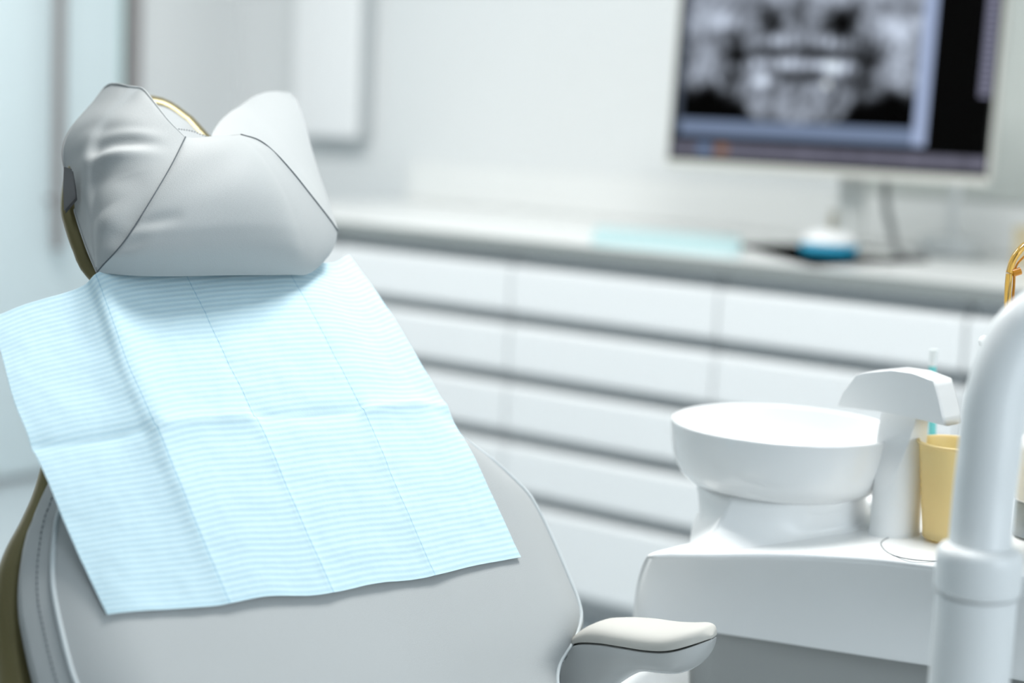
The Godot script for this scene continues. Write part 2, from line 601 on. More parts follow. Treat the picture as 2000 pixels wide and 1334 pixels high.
func counter() -> void:
	var top := thing("worktop", Vector3(2.445, COUNTER_TOP, COUNTER_FRONT / 2), "long white worktop on the drawer cabinets with a grey front edge", "worktop")
	part(top, "slab", block(Shape.new(), Vector3(2.445, COUNTER_TOP - 0.015, 0.475), Vector3(3.33, 0.03, 0.95), 0.002), "worktop")
	part(top, "edge_strip", block(Shape.new(), Vector3(2.445, COUNTER_TOP - 0.016, 0.9535), Vector3(3.33, 0.030, 0.007), 0.002), "worktop_edge", "grey front edge strip")
	single("upstand", Vector3(2.445, COUNTER_TOP, 0.01), block(Shape.new(), Vector3(2.445, COUNTER_TOP + 0.0605, 0.0105), Vector3(3.33, 0.119, 0.02), 0.003), "worktop", "low white upstand along the wall at the back of the worktop", "upstand")
	var where := ["at the end of the row, hidden behind the headrest", "below the bare worktop beside the headrest", "below the pale aqua folder", "below the black mat and the monitor", "behind the white arm pole", "beyond the arm pole"]
	var first := Node3D.new()
	for k in 6:
		var x0 := 0.787 + 0.5535 * k
		var label: String = "white drawer cabinet " + where[k]
		if k == 0:
			first = thing("drawer_cabinet", Vector3(x0 + 0.27675, 0, 0.46), label, "drawer cabinet", "white drawer cabinets under the worktop")
			var mid := x0 + 0.27675
			part(first, "body", block(Shape.new(), Vector3(mid, 0.4625, 0.455), Vector3(0.551, 0.775, 0.91), 0.002), "white_front")
			part(first, "plinth", block(Shape.new(), Vector3(mid, 0.0375, 0.42), Vector3(0.551, 0.075, 0.84), 0.002), "plinth")
			for r in 5:
				var y1 := 0.864 - 0.141 * r
				var y0 := y1 - 0.141 if r < 4 else 0.085
				var dr := part(first, "drawer", drawer_front(mid, y0 + 0.006, y1 - 0.030), "white_front")
				part(dr, "grip_rail", grip(mid, y1), "grip_rail", "recessed grey grip rail")
		else:
			var c: Node3D = first.duplicate()
			c.name = called("drawer_cabinet")
			c.position.x = x0 + 0.27675
			add_child(c, true)
			c.set_meta("label", label)


func drawer_front(mid: float, y0: float, y1: float) -> Shape:
	# a front with a sloped top lip
	var prof := [[y0, 0.918], [y0, 0.945], [y0 + 0.003, 0.948], [y1 - 0.006, 0.948], [y1, 0.940], [y1 + 0.002, 0.932], [y1, 0.926], [y1 - 0.01, 0.918]]
	var rows := []
	for x in [mid - 0.2735, mid + 0.2735]:
		var r := PackedVector3Array()
		for q in prof: r.append(Vector3(x, q[0], q[1]))
		rows.append(r)
	var s := Shape.new()
	for i in prof.size():
		var k := (i + 1) % prof.size()
		s.grid([PackedVector3Array([rows[0][i], rows[1][i]]), PackedVector3Array([rows[0][k], rows[1][k]])], false, Vector3(mid, (y0 + y1) / 2, 0.93))
	s.cap(rows[0], Vector3.LEFT)
	s.cap(rows[1], Vector3.RIGHT)
	return s


func grip(mid: float, y1: float) -> Shape:
	# a C-shaped rail behind the finger gap above the front
	var prof := [[y1 + 0.004, 0.945], [y1 + 0.001, 0.945], [y1 - 0.003, 0.925], [y1 - 0.012, 0.9145], [y1 - 0.030, 0.9125], [y1 - 0.036, 0.9125]]
	var rows := []
	for x in [mid - 0.2735, mid + 0.2735]:
		var r := PackedVector3Array()
		for q in prof: r.append(Vector3(x, q[0], q[1]))
		rows.append(r)
	return Shape.new().grid(rows, false, null, Vector3(0, -0.3, 1))


func wall_cabinet() -> void:
	var x0 := 0.335
	var x1 := 0.612
	var y0 := 1.083
	var y1 := 1.85
	var o := thing("wall_cabinet", Vector3((x0 + x1) / 2, y0, 0), "shallow white cabinet hanging on the wall above the counter corner", "wall cabinet")
	part(o, "body", block(Shape.new(), Vector3((x0 + x1) / 2, (y0 + y1) / 2, 0.033), Vector3(x1 - x0 - 0.004, y1 - y0 - 0.004, 0.064), 0.003), "grip_rail")  # grey body paints in the shade on the white cabinet's side
	part(o, "door", block(Shape.new(), Vector3((x0 + x1) / 2, (y0 + y1) / 2, 0.074), Vector3(x1 - x0, y1 - y0, 0.017), 0.004), "panel_white")


# ------------------------------------------------------------------ monitor and small things on the counter

func monitor() -> void:
	var foot := Vector3(2.5477, 0.9000, 0.5365)
	var o := thing("monitor", foot, "flat monitor in a pale bezel showing a jaw x-ray", "monitor")
	var bl := Vector3(2.1568, 1.1063, 0.6969)      # lower corners of the screen picture
	var ex := Vector3(0.9865, 0.0000, -0.1638)
	var ey := Vector3(-0.0109, 0.9978, -0.0654)
	var ez := ex.cross(ey)
	var turn := Basis(ex, ey, ez)
	var w := 0.7233
	var h := w * 0.5625
	var mid := bl + ex * (w / 2) + ey * (h / 2)
	var face := Shape.new()
	var q := func(x: float, y: float, z: float) -> Vector3: return bl + ex * x + ey * y + ez * z
	face.grid([PackedVector3Array([q.call(0, 0, 0.0), q.call(w, 0, 0.0)]), PackedVector3Array([q.call(0, h, 0.0), q.call(w, h, 0.0)])], false, null, ez)
	part(o, "screen", face, "screen_picture", "glowing screen with a jaw x-ray")
	# black border of the panel, then the pale bezel in front of it
	var rim := Shape.new()
	block(rim, q.call(w / 2, -0.0045, -0.0025), Vector3(w + 0.012, 0.009, 0.007), 0.001, turn)
	block(rim, q.call(w / 2, h + 0.003, -0.0025), Vector3(w + 0.012, 0.006, 0.007), 0.001, turn)
	block(rim, q.call(-0.003, h / 2, -0.0025), Vector3(0.006, h, 0.007), 0.001, turn)
	block(rim, q.call(w + 0.003, h / 2, -0.0025), Vector3(0.006, h, 0.007), 0.001, turn)
	part(o, "panel_rim", rim, "black_plastic", "thin black panel border")
	var b := Shape.new()
	var t := 0.006
	var chin := 0.017
	block(b, q.call(w / 2, -0.009 - chin / 2, -0.002), Vector3(w + 0.012 + 2 * t, chin, 0.012), 0.002, turn)
	block(b, q.call(w / 2, h + 0.006 + t / 2, -0.002), Vector3(w + 0.012 + 2 * t, t, 0.012), 0.002, turn)
	block(b, q.call(-0.006 - t / 2, h / 2, -0.002), Vector3(t, h + 0.012, 0.012), 0.002, turn)
	block(b, q.call(w + 0.006 + t / 2, h / 2, -0.002), Vector3(t, h + 0.012, 0.012), 0.002, turn)
	part(o, "bezel", b, "monitor_white", "pale warm white bezel")
	var back := Shape.new()
	block(back, mid + ez * -0.022, Vector3(w + 0.03, h + 0.03, 0.03), 0.008, turn)
	block(back, mid + ez * -0.045, Vector3(w * 0.5, h * 0.5, 0.03), 0.012, turn)
	part(o, "back_shell", back, "monitor_white")
	var col := Shape.new()
	var c := foot
	block(col, Vector3(c.x, (c.y + mid.y) / 2 + 0.006, c.z), Vector3(0.058, mid.y - c.y - 0.012, 0.034), 0.006, Basis(Vector3.UP, atan2(ez.x, ez.z)))
	part(o, "stand_column", col, "monitor_grey", "grey stand column")
	var mount := Shape.new()
	var from := Vector3(c.x, mid.y - 0.05, c.z)
	block(mount, (from + mid + ez * -0.05) / 2, Vector3(0.09, 0.09, from.distance_to(mid + ez * -0.05) + 0.03), 0.006, Basis.looking_at(mid - ez * 0.05 - from, Vector3.UP))
	part(o, "stand_bracket", mount, "monitor_grey")
	var base := Shape.new()
	block(base, Vector3(c.x, c.y + 0.005, c.z - 0.03), Vector3(0.20, 0.010, 0.14), 0.005, Basis(Vector3.UP, atan2(ez.x, ez.z)))
	part(o, "stand_base", base, "monitor_grey", "flat grey stand foot")
	# cable that hangs from the back of the monitor to the worktop
	var cb := tube([Vector3(2.5762, 1.2046, 0.4565), Vector3(2.5905, 1.1000, 0.4637), Vector3(2.6011, 1.0186, 0.4697), Vector3(2.6151, 0.9725, 0.4672), Vector3(2.6451, 0.9085, 0.4772), Vector3(2.7151, 0.9085, 0.4972)], 0.0085, 40, 12)
	single("monitor_cable", foot + Vector3(0.12, 0, -0.05), cb, "cable_grey", "grey cable hanging behind the monitor and bending onto the worktop", "cable")


func slab_of(corners: Array, thick: float, round_ := 0.0) -> Shape:
	# a flat sheet with the given corners, standing on them
	var ring := PackedVector3Array()
	for k in corners.size():
		var a: Vector3 = corners[k]
		var b: Vector3 = corners[(k + 1) % corners.size()]
		for s in 8: ring.append(a.lerp(b, s / 8.0))
	var mid := Vector3.ZERO
	for q in ring: mid += q
	mid /= ring.size()
	var rings := []
	for q in [[0.997, 0.0], [1.0, 0.15], [1.0, 0.85], [0.995, 1.0]]:
		var r := PackedVector3Array()
		for e in ring: r.append(mid + (e - mid) * q[0] + Vector3.UP * (thick * q[1]))
		rings.append(r)
	return Shape.new().loft(rings)


func counter_things() -> void:
	var f: Array = [Vector3(2.0789, 0.9005, 0.8956), Vector3(2.4300, 0.9005, 0.8306), Vector3(2.2122, 0.9005, 0.4401), Vector3(1.8541, 0.9005, 0.5477)]
	var folder := thing("paper_folder", f[0], "pale aqua folder lying flat along the worktop edge", "folder")
	part(folder, "cover", slab_of(f, 0.004), "aqua")
	var up: Array = []
	for q in f: up.append(q + Vector3(0, 0.0042, 0))
	part(folder, "sheets", slab_of(up, 0.010), "aqua")
	var m: Array = [Vector3(2.2735, 0.9005, 0.5747), Vector3(2.6483, 0.9005, 0.9092), Vector3(2.7230, 0.9005, 0.4875), Vector3(2.4365, 0.9005, 0.2673)]
	single("desk_mat", m[0], slab_of(m, 0.005), "mat_black", "black mat lying on the worktop under the monitor", "mat")
	var t := Vector3(2.5596, 0.9050, 0.6636)
	var tub := thing("tub", t, "small round tub, white above and blue below, on the black mat", "tub")
	part(tub, "body", lathe(t, [[0.0, 0.0], [0.052, 0.0], [0.060, 0.004], [0.064, 0.018], [0.064, 0.026], [0.0, 0.026]], 48), "cyan_blue", "blue lower bowl")
	part(tub, "lid", lathe(t, [[0.0, 0.0265], [0.063, 0.0265], [0.062, 0.035], [0.054, 0.046], [0.036, 0.054], [0.0, 0.057]], 48), "white_plastic", "domed white lid")
	var c := Vector3(2.4086, 0.9000, 0.3176)
	var pot := thing("pot", c, "small cream pot standing behind the blue and white tub", "pot")
	part(pot, "body", lathe(c, [[0.0, 0.0], [0.016, 0.0], [0.019, 0.004], [0.020, 0.062], [0.0, 0.062]], 32), "cream")
	part(pot, "cap", lathe(c, [[0.0, 0.0625], [0.021, 0.0625], [0.021, 0.082], [0.018, 0.086], [0.0, 0.086]], 32), "cream")
	var b := Vector3(2.6659, 0.9000, 0.2275)
	var lamp := thing("desk_lamp", b, "white desk lamp on a round foot behind the monitor corner", "lamp")
	part(lamp, "base", lathe(b, [[0.0, 0.0], [0.078, 0.0], [0.082, 0.006], [0.082, 0.030], [0.074, 0.040], [0.02, 0.046], [0.0, 0.046]], 48), "white_plastic")
	var top := b + Vector3(0.012, 0.34, -0.02)
	part(lamp, "stem", tube([b + Vector3(0, 0.04, 0), b + Vector3(0.002, 0.16, 0), top], 0.013, 12, 16), "white_plastic")
	part(lamp, "head", lathe(top + Vector3(0, 0.0, 0), [[0.0, 0.03], [0.02, 0.03], [0.055, -0.02], [0.052, -0.022], [0.016, 0.01], [0.0, 0.01]], 32), "white_plastic")
	var g := Vector3(2.9226, 0.9000, 0.3321)
	var bx := thing("box", g, "beige box standing on the worktop behind the safety glasses", "box")
	part(bx, "body", block(Shape.new(), g + Vector3(0, 0.035, 0), Vector3(0.11, 0.07, 0.07), 0.004), "beige")
	part(bx, "lid", block(Shape.new(), g + Vector3(0, 0.078, 0), Vector3(0.114, 0.016, 0.074), 0.004), "beige")


# ------------------------------------------------------------------ treatment chair

func V(q: Vector3) -> Vector3:
	# across, up along and out of the backrest -> the room
	return CHAIR + CU * q.x + CV * q.y + CW * q.z


func VV(a: Array) -> Array:
	var out := []
	for q in a: out.append(V(q))
	return out


func half_width(v: float) -> Vector2:
	# left and right edge of the backrest cushion at height v
	var t: Array = [Vector3(-0.5000, -0.2000, 0.2350), Vector3(-0.4200, -0.2150, 0.2400), Vector3(-0.3200, -0.2350, 0.2400), Vector3(-0.2650, -0.2460, 0.2400), Vector3(-0.2400, -0.2520, 0.2480), Vector3(-0.2150, -0.2570, 0.2850), Vector3(-0.1900, -0.2620, 0.3080), Vector3(-0.1500, -0.2660, 0.3120), Vector3(-0.0850, -0.2620, 0.3110), Vector3(-0.0540, -0.2540, 0.3050), Vector3(-0.0200, -0.2400, 0.2840), Vector3(0.0020, -0.2260, 0.2640), Vector3(0.0400, -0.1980, 0.2280), Vector3(0.0900, -0.1650, 0.1920), Vector3(0.1500, -0.1350, 0.1650), Vector3(0.2100, -0.1180, 0.1500), Vector3(0.2400, -0.1050, 0.1350), Vector3(0.2620, -0.0800, 0.1100)]
	for k in t.size() - 1:
		if v <= t[k + 1].x or k == t.size() - 2:
			var s := clampf((v - t[k].x) / (t[k + 1].x - t[k].x), 0.0, 1.0)
			var p0: Vector3 = t[maxi(k - 1, 0)]
			var p3: Vector3 = t[mini(k + 2, t.size() - 1)]
			var q: Vector3 = t[k].cubic_interpolate(t[k + 1], p0, p3, s)
			return Vector2(q.y, q.z)
	return Vector2(t[0].y, t[0].z)


func crown(s: float) -> float:
	# how far the cushion face falls back towards its edges; s = 0 in the middle, 1 at the edge
	var a := absf(s)
	return -0.010 * a * a - 0.042 * pow(clampf((a - 0.72) / 0.28, 0.0, 1.0), 2.2)


func end_fall(v: float) -> float:
	return -0.05 * pow(clampf((v - 0.15) / 0.10, 0.0, 1.0), 2.0) - 0.02 * pow(clampf((-0.20 - v) / 0.3, 0.0, 1.0), 2.0)


func back_face(u: float, v: float) -> float:
	var e := half_width(v)
	var m := (e.x + e.y) / 2.0
	var s := (u - m) / ((e.y - e.x) / 2.0)
	return (crown(clampf(s, -1.0, 1.0)) if absf(s) < 1.0 else crown(1.0) - (absf(s) - 1.0) * 0.02) + end_fall(v)


func chair() -> void:
	var base := Vector3(CHAIR.x, 0, CHAIR.z) + FWD * 0.45
	var o := thing("treatment_chair", base, "reclined treatment chair in pale grey leather with olive shell trim", "treatment chair")
	# backrest cushion: closed rings from below to the top
	var rings := []
	var nv := 90
	for j in nv + 1:
		var v := lerpf(-0.47, 0.262, float(j) / nv)
		var e := half_width(v)
		var m := (e.x + e.y) / 2.0
		var h := (e.y - e.x) / 2.0
		var fall := end_fall(v)
		var deep := -0.105
		var thin := clampf((0.262 - v) / 0.05, 0.0, 1.0)
		var shut := sqrt(1.0 - pow(1.0 - thin, 2.0))
		var ring := PackedVector3Array()
		for i in 65:                                     # face, left to right
			var s := sin(lerpf(-PI / 2, PI / 2, i / 64.0))
			var w := lerpf(-0.07, crown(s) + fall, shut)
			ring.append(V(Vector3(m + h * s, v, w)))
		for i in range(1, 16):                           # side and back
			var a := PI * i / 16.0
			var w0 := lerpf(-0.07, crown(1.0) + fall, shut)
			var x := cos(a)
			var bulge := pow(absf(x), 0.5) * signf(x)
			ring.append(V(Vector3(m + h * (bulge * 1.0), v, lerpf(w0, lerpf(-0.07, deep, shut), pow(sin(a), 0.7)))))
		rings.append(ring)
	part(o, "backrest", Shape.new().loft(rings), "leather")
	# piping along the left edge of the face and the stitched seam beside it
	for side in [-1.0, 1.0]:
		var line := []
		var stitch := Shape.new()
		for j in 34:
			var v := lerpf(-0.45, 0.20, j / 33.0)
			var e := half_width(v)
			var m := (e.x + e.y) / 2.0
			var h := (e.y - e.x) / 2.0
			line.append(V(Vector3(m + side * h * 0.93, v, crown(0.93) + end_fall(v) + 0.001)))
		part(o, "piping", tube(line, 0.0022, 120, 10), "piping", "raised edge piping")
		for j in 130:
			var v := lerpf(-0.45, 0.20, j / 129.0)
			var pts := []
			for dv in [-0.0016, 0.0016]:
				var e := half_width(v + dv)
				var m := (e.x + e.y) / 2.0
				var h := (e.y - e.x) / 2.0
				pts.append(V(Vector3(m + side * h * 0.965, v + dv, crown(0.965) + end_fall(v) + 0.0003)))
			stitch.loft(tube_rings(PackedVector3Array(pts), [0.0005], 5))
		part(o, "stitching", stitch, "seam_dark").set_meta("kind", "stuff")
	# olive shell that frames the cushion from behind
	var ring_path := VV([Vector3(-0.1459, 0.1272, -0.1000), Vector3(-0.1857, 0.0499, -0.1000), Vector3(-0.2068, 0.0162, -0.1000), Vector3(-0.2304, -0.0160, -0.1000), Vector3(-0.2440, -0.0435, -0.1000), Vector3(-0.2549, -0.0804, -0.1000), Vector3(-0.2625, -0.1279, -0.1000), Vector3(-0.2644, -0.1670, -0.1000)])
	var fr: Array = [0.0060, 0.0085, 0.0095, 0.0115, 0.0140, 0.0150, 0.0155, 0.0155]
	var path := sample(ring_path, 96)
	var radii := []
	for k in 97:
		var x := k / 96.0 * (fr.size() - 1)
		var i := mini(int(x), fr.size() - 2)
		radii.append(lerpf(fr[i], fr[i + 1], x - i))
	part(o, "frame", Shape.new().loft(tube_rings(path, radii, 20, 1.25, CW)), "olive_shell", "olive metallic rail along the cushion edge")
	var shell_rings := []
	for j in 25:
		var v := lerpf(-0.46, 0.20, j / 24.0)
		var e := half_width(v)
		var ring := PackedVector3Array()
		var m := (e.x + e.y) / 2.0
		var h := (e.y - e.x) / 2.0 * 0.93
		for i in 32:
			var a := TAU * i / 32.0
			ring.append(V(Vector3(m + h * cos(a), v, -0.115 + 0.035 * sin(a))))
		shell_rings.append(ring)
	part(o, "back_shell", Shape.new().loft(shell_rings), "shell_rim", "pale back shell")
	headrest(o)
	armrest(o)
	# seat and pedestal, below the picture
	var seat_rings := []
	var s0 := V(Vector3(0.02, -0.44, -0.03))
	for j in 21:
		var t := j / 20.0
		var c := s0 + FWD * (0.02 + 1.15 * t) + Vector3(0, -0.05 - 0.02 * sin(PI * t), 0)
		var hw := 0.25 + 0.02 * sin(PI * t) - 0.08 * pow(t, 3.0)
		var shut2 := sqrt(clampf(1.0 - pow(2.0 * t - 1.0, 10.0), 0.02, 1.0))
		var ring := PackedVector3Array()
		for i in 32:
			var a := TAU * i / 32.0
			ring.append(c + CU * (hw * shut2 * pow(absf(cos(a)), 0.5) * signf(cos(a))) + Vector3(0, 0.05 * shut2 * pow(absf(sin(a)), 0.6) * signf(sin(a)), 0))
		seat_rings.append(ring)
	part(o, "seat", Shape.new().loft(seat_rings), "leather")
	var foot := Shape.new()
	var turn := Basis(CU, Vector3.UP, FWD)
	block(foot, base + FWD * 0.30 + Vector3(0, 0.035, 0), Vector3(0.52, 0.07, 0.95), 0.03, turn)
	block(foot, base + FWD * 0.30 + Vector3(0, 0.22, 0), Vector3(0.26, 0.34, 0.42), 0.05, turn)
	part(o, "base", foot, "gloss_white")


# left out of the wrinkles: [from, to, width, height] in across/up of the chair
func wrinkle(q: Vector3, folds: Array) -> float:
	var d := q - CHAIR
	var p := Vector2(d.dot(CU), d.dot(CV))
	var sum := 0.0
	for f in folds:
		var a: Vector2 = f[0]
		var b: Vector2 = f[1]
		var t := clampf((p - a).dot(b - a) / (b - a).length_squared(), -0.15, 1.15)
		var far := p.distance_to(a + (b - a) * t)
		var fade := sin(PI * clampf(t, 0.0, 1.0))
		sum += f[3] * exp(-far * far / (2.0 * f[2] * f[2])) * fade
	return sum


func headrest(o: Node3D) -> void:
	var seam_l := VV([Vector3(-0.1263, 0.2118, 0.0040), Vector3(-0.1240, 0.2119, 0.0180), Vector3(-0.1193, 0.2135, 0.0320), Vector3(-0.1101, 0.2212, 0.0420), Vector3(-0.1003, 0.2315, 0.0500), Vector3(-0.0772, 0.2579, 0.0600), Vector3(-0.0467, 0.2940, 0.0600), Vector3(-0.0136, 0.3357, 0.0500)])
	var seam_r := VV([Vector3(0.1495, 0.2489, 0.0120), Vector3(0.1379, 0.2555, 0.0220), Vector3(0.1130, 0.2714, 0.0400), Vector3(0.0890, 0.2920, 0.0550), Vector3(0.0732, 0.3121, 0.0600), Vector3(0.0638, 0.3296, 0.0560), Vector3(0.0531, 0.3441, 0.0460)])
	var low := VV([Vector3(-0.1263, 0.2118, 0.0040), Vector3(-0.1017, 0.2016, 0.0120), Vector3(-0.0642, 0.1952, 0.0180), Vector3(-0.0002, 0.1930, 0.0200), Vector3(0.0655, 0.1941, 0.0160), Vector3(0.0989, 0.2003, 0.0080), Vector3(0.1293, 0.2203, 0.0060), Vector3(0.1441, 0.2364, 0.0080), Vector3(0.1495, 0.2489, 0.0120)])
	var top := VV([Vector3(-0.0136, 0.3357, 0.0500), Vector3(0.0047, 0.3381, 0.0460), Vector3(0.0293, 0.3415, 0.0450), Vector3(0.0531, 0.3441, 0.0460)])
	var wl_out := VV([Vector3(-0.1240, 0.2145, 0.0000), Vector3(-0.1098, 0.2643, -0.0280), Vector3(-0.0953, 0.3223, -0.0520), Vector3(-0.0830, 0.3765, -0.0660), Vector3(-0.0749, 0.4106, -0.0700), Vector3(-0.0614, 0.4339, -0.0640), Vector3(-0.0364, 0.4568, -0.0520), Vector3(-0.0192, 0.4732, -0.0420)])
	var wl_top := VV([Vector3(-0.0205, 0.4715, -0.0400), Vector3(-0.0194, 0.4604, -0.0220), Vector3(-0.0171, 0.4442, -0.0060), Vector3(-0.0068, 0.4373, 0.0000), Vector3(-0.0095, 0.4114, 0.0140), Vector3(-0.0150, 0.3673, 0.0360), Vector3(-0.0136, 0.3357, 0.0500)])
	var wr_out := VV([Vector3(0.1495, 0.2489, 0.0120), Vector3(0.1606, 0.2671, 0.0000), Vector3(0.1729, 0.3061, -0.0120), Vector3(0.1842, 0.3578, -0.0220), Vector3(0.1962, 0.4180, -0.0280), Vector3(0.1999, 0.4527, -0.0300), Vector3(0.1958, 0.4648, -0.0300)])
	var wr_top := VV([Vector3(0.0531, 0.3441, 0.0460), Vector3(0.0465, 0.3543, 0.0300), Vector3(0.0504, 0.3738, 0.0040), Vector3(0.0760, 0.4038, -0.0120), Vector3(0.0994, 0.4247, -0.0200), Vector3(0.1215, 0.4401, -0.0260), Vector3(0.1494, 0.4588, -0.0300), Vector3(0.1740, 0.4673, -0.0310), Vector3(0.1958, 0.4648, -0.0300)])
	var inside := V(Vector3(0.02, 0.29, -0.03))
	var folds: Array = [[Vector2(-0.0821, 0.3747), Vector2(-0.0370, 0.2957), 0.0065, 0.0058], [Vector2(-0.0788, 0.3952), Vector2(-0.0302, 0.3081), 0.0075, -0.0055], [Vector2(-0.0674, 0.4058), Vector2(-0.0283, 0.3303), 0.0060, 0.0032], [Vector2(-0.0672, 0.4254), Vector2(-0.0377, 0.3437), 0.0080, -0.0045], [Vector2(-0.0922, 0.3493), Vector2(-0.0628, 0.2749), 0.0090, -0.0035], [Vector2(-0.0690, 0.2995), Vector2(-0.0833, 0.2279), 0.0065, -0.0060], [Vector2(-0.0993, 0.2708), Vector2(-0.0974, 0.2166), 0.0080, 0.0042], [Vector2(-0.0906, 0.2466), Vector2(-0.1219, 0.1956), 0.0040, -0.0022]]
	var mid_f := func(s: float, t: float, q: Vector3) -> Vector3:
		var dome := pow(sin(PI * clampf(s, 0, 1)), lerpf(0.65, 1.15, s)) * pow(sin(PI * clampf(t, 0, 1)), 0.55)
		return q + CW * (0.024 * dome + wrinkle(q, [[Vector2(-0.0594, 0.2287), Vector2(-0.1087, 0.2308), 0.0045, -0.0030], [Vector2(-0.0936, 0.2178), Vector2(-0.1249, 0.2117), 0.0040, -0.0025], [Vector2(0.0242, 0.3108), Vector2(0.1093, 0.3152), 0.0060, 0.0006]])) - CV * (0.004 * dome * (1.0 - t))
	var mid_rows := patch(low, top, seam_l, seam_r, 72, 60, mid_f)
	part(o, "headrest_panel", Shape.new().grid(mid_rows, false, inside), "leather", "smooth middle panel of the headrest")
	var wl_dir := (CW * 0.60 - CU * 0.80).normalized()
	var wl_f := func(s: float, t: float, q: Vector3) -> Vector3:
		var dome := pow(sin(PI * s), 1.3) * pow(sin(PI * clampf(t, 0, 1)), 0.8)
		return q + wl_dir * (0.018 * dome + wrinkle(q, folds) * smoothstep(0.0, 0.5, s) * smoothstep(0.0, 0.4, 1.0 - s))
	var wl_rows := patch([low_pt(wl_out), low_pt(wl_out), low_pt(wl_out)], wl_top, wl_out, seam_l, 64, 72, wl_f)
	part(o, "headrest_wing", Shape.new().grid(wl_rows, false, inside), "leather", "creased side wing of the headrest")
	var wr_dir := (CW * 0.85 + CU * 0.3).normalized()
	var wr_f := func(s: float, t: float, q: Vector3) -> Vector3:
		var dome := pow(sin(PI * s), 0.8) * pow(sin(PI * clampf(t, 0, 1)), 0.7)
		return q + wr_dir * (0.014 * dome)
	var wr_rows := patch([seam_r[0], seam_r[0], seam_r[0]], wr_top, seam_r, wr_out, 48, 60, wr_f)
	part(o, "headrest_wing", Shape.new().grid(wr_rows, false, inside), "leather", "smooth side wing of the headrest")
	# the back of the cushion, from the outline of the three panels inwards
	var loop := PackedVector3Array()
	var back_low := sample(low, 60)
	var right_up := sample(wr_out, 50)
	var right_top := sample(wr_top, 40)
	var mid_top := sample(top, 20)
	var left_top := sample(wl_top, 40)
	var left_down := sample(wl_out, 50)
	for k in 60: loop.append(back_low[k])
	var corner := sample([low[-1], seam_r[0]], 2)
	for k in range(1, 51): loop.append(right_up[k])
	for k in range(39, -1, -1): loop.append(right_top[k])
	for k in range(19, -1, -1): loop.append(mid_top[k])
	for k in range(39, -1, -1): loop.append(left_top[k])
	for k in range(49, 0, -1): loop.append(left_down[k])
	var c := V(Vector3(0.02, 0.29, -0.06))
	var rings := []
	for q in [[1.0, 0.0], [1.002, 0.05], [1.002, 0.14], [0.995, 0.28], [0.96, 0.50], [0.84, 0.82], [0.4, 1.0], [0.0, 1.0]]:
		var ring := PackedVector3Array()
		for e in loop:
			var w := (e - CHAIR).dot(CW)
			var flat := e - CW * w
			var cc := c - CW * (c - CHAIR).dot(CW)
			var up: float = (e - CHAIR).dot(CV)
			var deep: float = lerpf(0.008, -0.055, smoothstep(0.23, 0.30, up))
			var low_lift: Vector3 = CV * (0.030 * q[1] * (1.0 - smoothstep(0.18, 0.25, up)))
			ring.append(cc + (flat - cc) * q[0] + low_lift + CW * lerpf(w, minf(w, deep), q[1]))
		rings.append(ring)
	part(o, "headrest_back", Shape.new().grid(rings, true, inside), "leather_plain")
	# soft welts where the wings turn over to the back
	for line in [wl_out + wl_top.slice(1), wr_out + invert(wr_top).slice(1)]:
		var pts := []
		for q in line: pts.append(q - CW * 0.0010)
		part(o, "headrest_welt", Shape.new().loft(tube_rings(sample(pts, 120), [0.0011], 12, 1.0, CW)), "leather")
	# stitched seams sunk between the panels
	var lift := 0.0004
	for line in [seam_l, seam_r]:
		var pts := []
		for q in line: pts.append(q + CW * lift)
		part(o, "headrest_seam", tube(pts, 0.00065, 80, 8), "seam_dark", "dark sewn seam")
	# olive shell behind the cushion
	var rim := sample(VV([Vector3(0.1150, 0.3400, -0.0620), Vector3(0.0761, 0.4318, -0.0620), Vector3(0.0655, 0.4480, -0.0620), Vector3(0.0536, 0.4600, -0.0620), Vector3(0.0406, 0.4649, -0.0620), Vector3(0.0223, 0.4641, -0.0620), Vector3(-0.0022, 0.4521, -0.0620), Vector3(-0.0298, 0.4282, -0.0620), Vector3(-0.0543, 0.3998, -0.0620), Vector3(-0.0762, 0.3673, -0.0620), Vector3(-0.0903, 0.3326, -0.0620), Vector3(-0.0929, 0.3109, -0.0620), Vector3(-0.0928, 0.2822, -0.0620), Vector3(-0.0877, 0.2560, -0.0620), Vector3(-0.0500, 0.2000, -0.0620), Vector3(0.0200, 0.1920, -0.0620), Vector3(0.0800, 0.2150, -0.0620), Vector3(0.1150, 0.2700, -0.0620)]), 96, true)
	var hub := V(Vector3(0.0200, 0.3100, -0.0670))
	var sh := []
	for j in 13:
		var t := j / 12.0 * PI / 2.0
		var ring := PackedVector3Array()
		for e in rim: ring.append(hub + (e - hub) * cos(t) - CW * (0.028 * sin(t)))
		sh.append(ring)
	var shell := Shape.new()
	shell.grid(sh, true, hub + CW * 0.05)
	var edge_path := PackedVector3Array(rim)
	edge_path.append(rim[0])
	shell.loft(tube_rings(edge_path, [0.0125], 14, 0.8, CW), false)
	var lining := []
	for q in [[0.99, 0.004], [0.96, 0.010], [0.7, 0.016], [0.0, 0.018]]:
		var ring := PackedVector3Array()
		for e in rim: ring.append(hub + (e - hub) * q[0] + CW * q[1])
		lining.append(ring)
	part(o, "headrest_lining", Shape.new().grid(lining, true, null, CW), "leather_plain")
	part(o, "headrest_shell", shell, "olive_shell", "round olive shell behind the headrest")
	# straps
	var band: Array = VV([Vector3(-0.1007, 0.3627, -0.0360), Vector3(-0.0968, 0.3557, -0.0300), Vector3(-0.1076, 0.3398, -0.0380), Vector3(-0.1000, 0.3340, -0.0300), Vector3(-0.1140, 0.3119, -0.0400), Vector3(-0.1028, 0.3211, -0.0300)])
	var s := Shape.new()
	s.grid([PackedVector3Array([band[0], band[1]]), PackedVector3Array([band[2], band[3]]), PackedVector3Array([band[4], band[5]])], false, inside)
	var thick := []
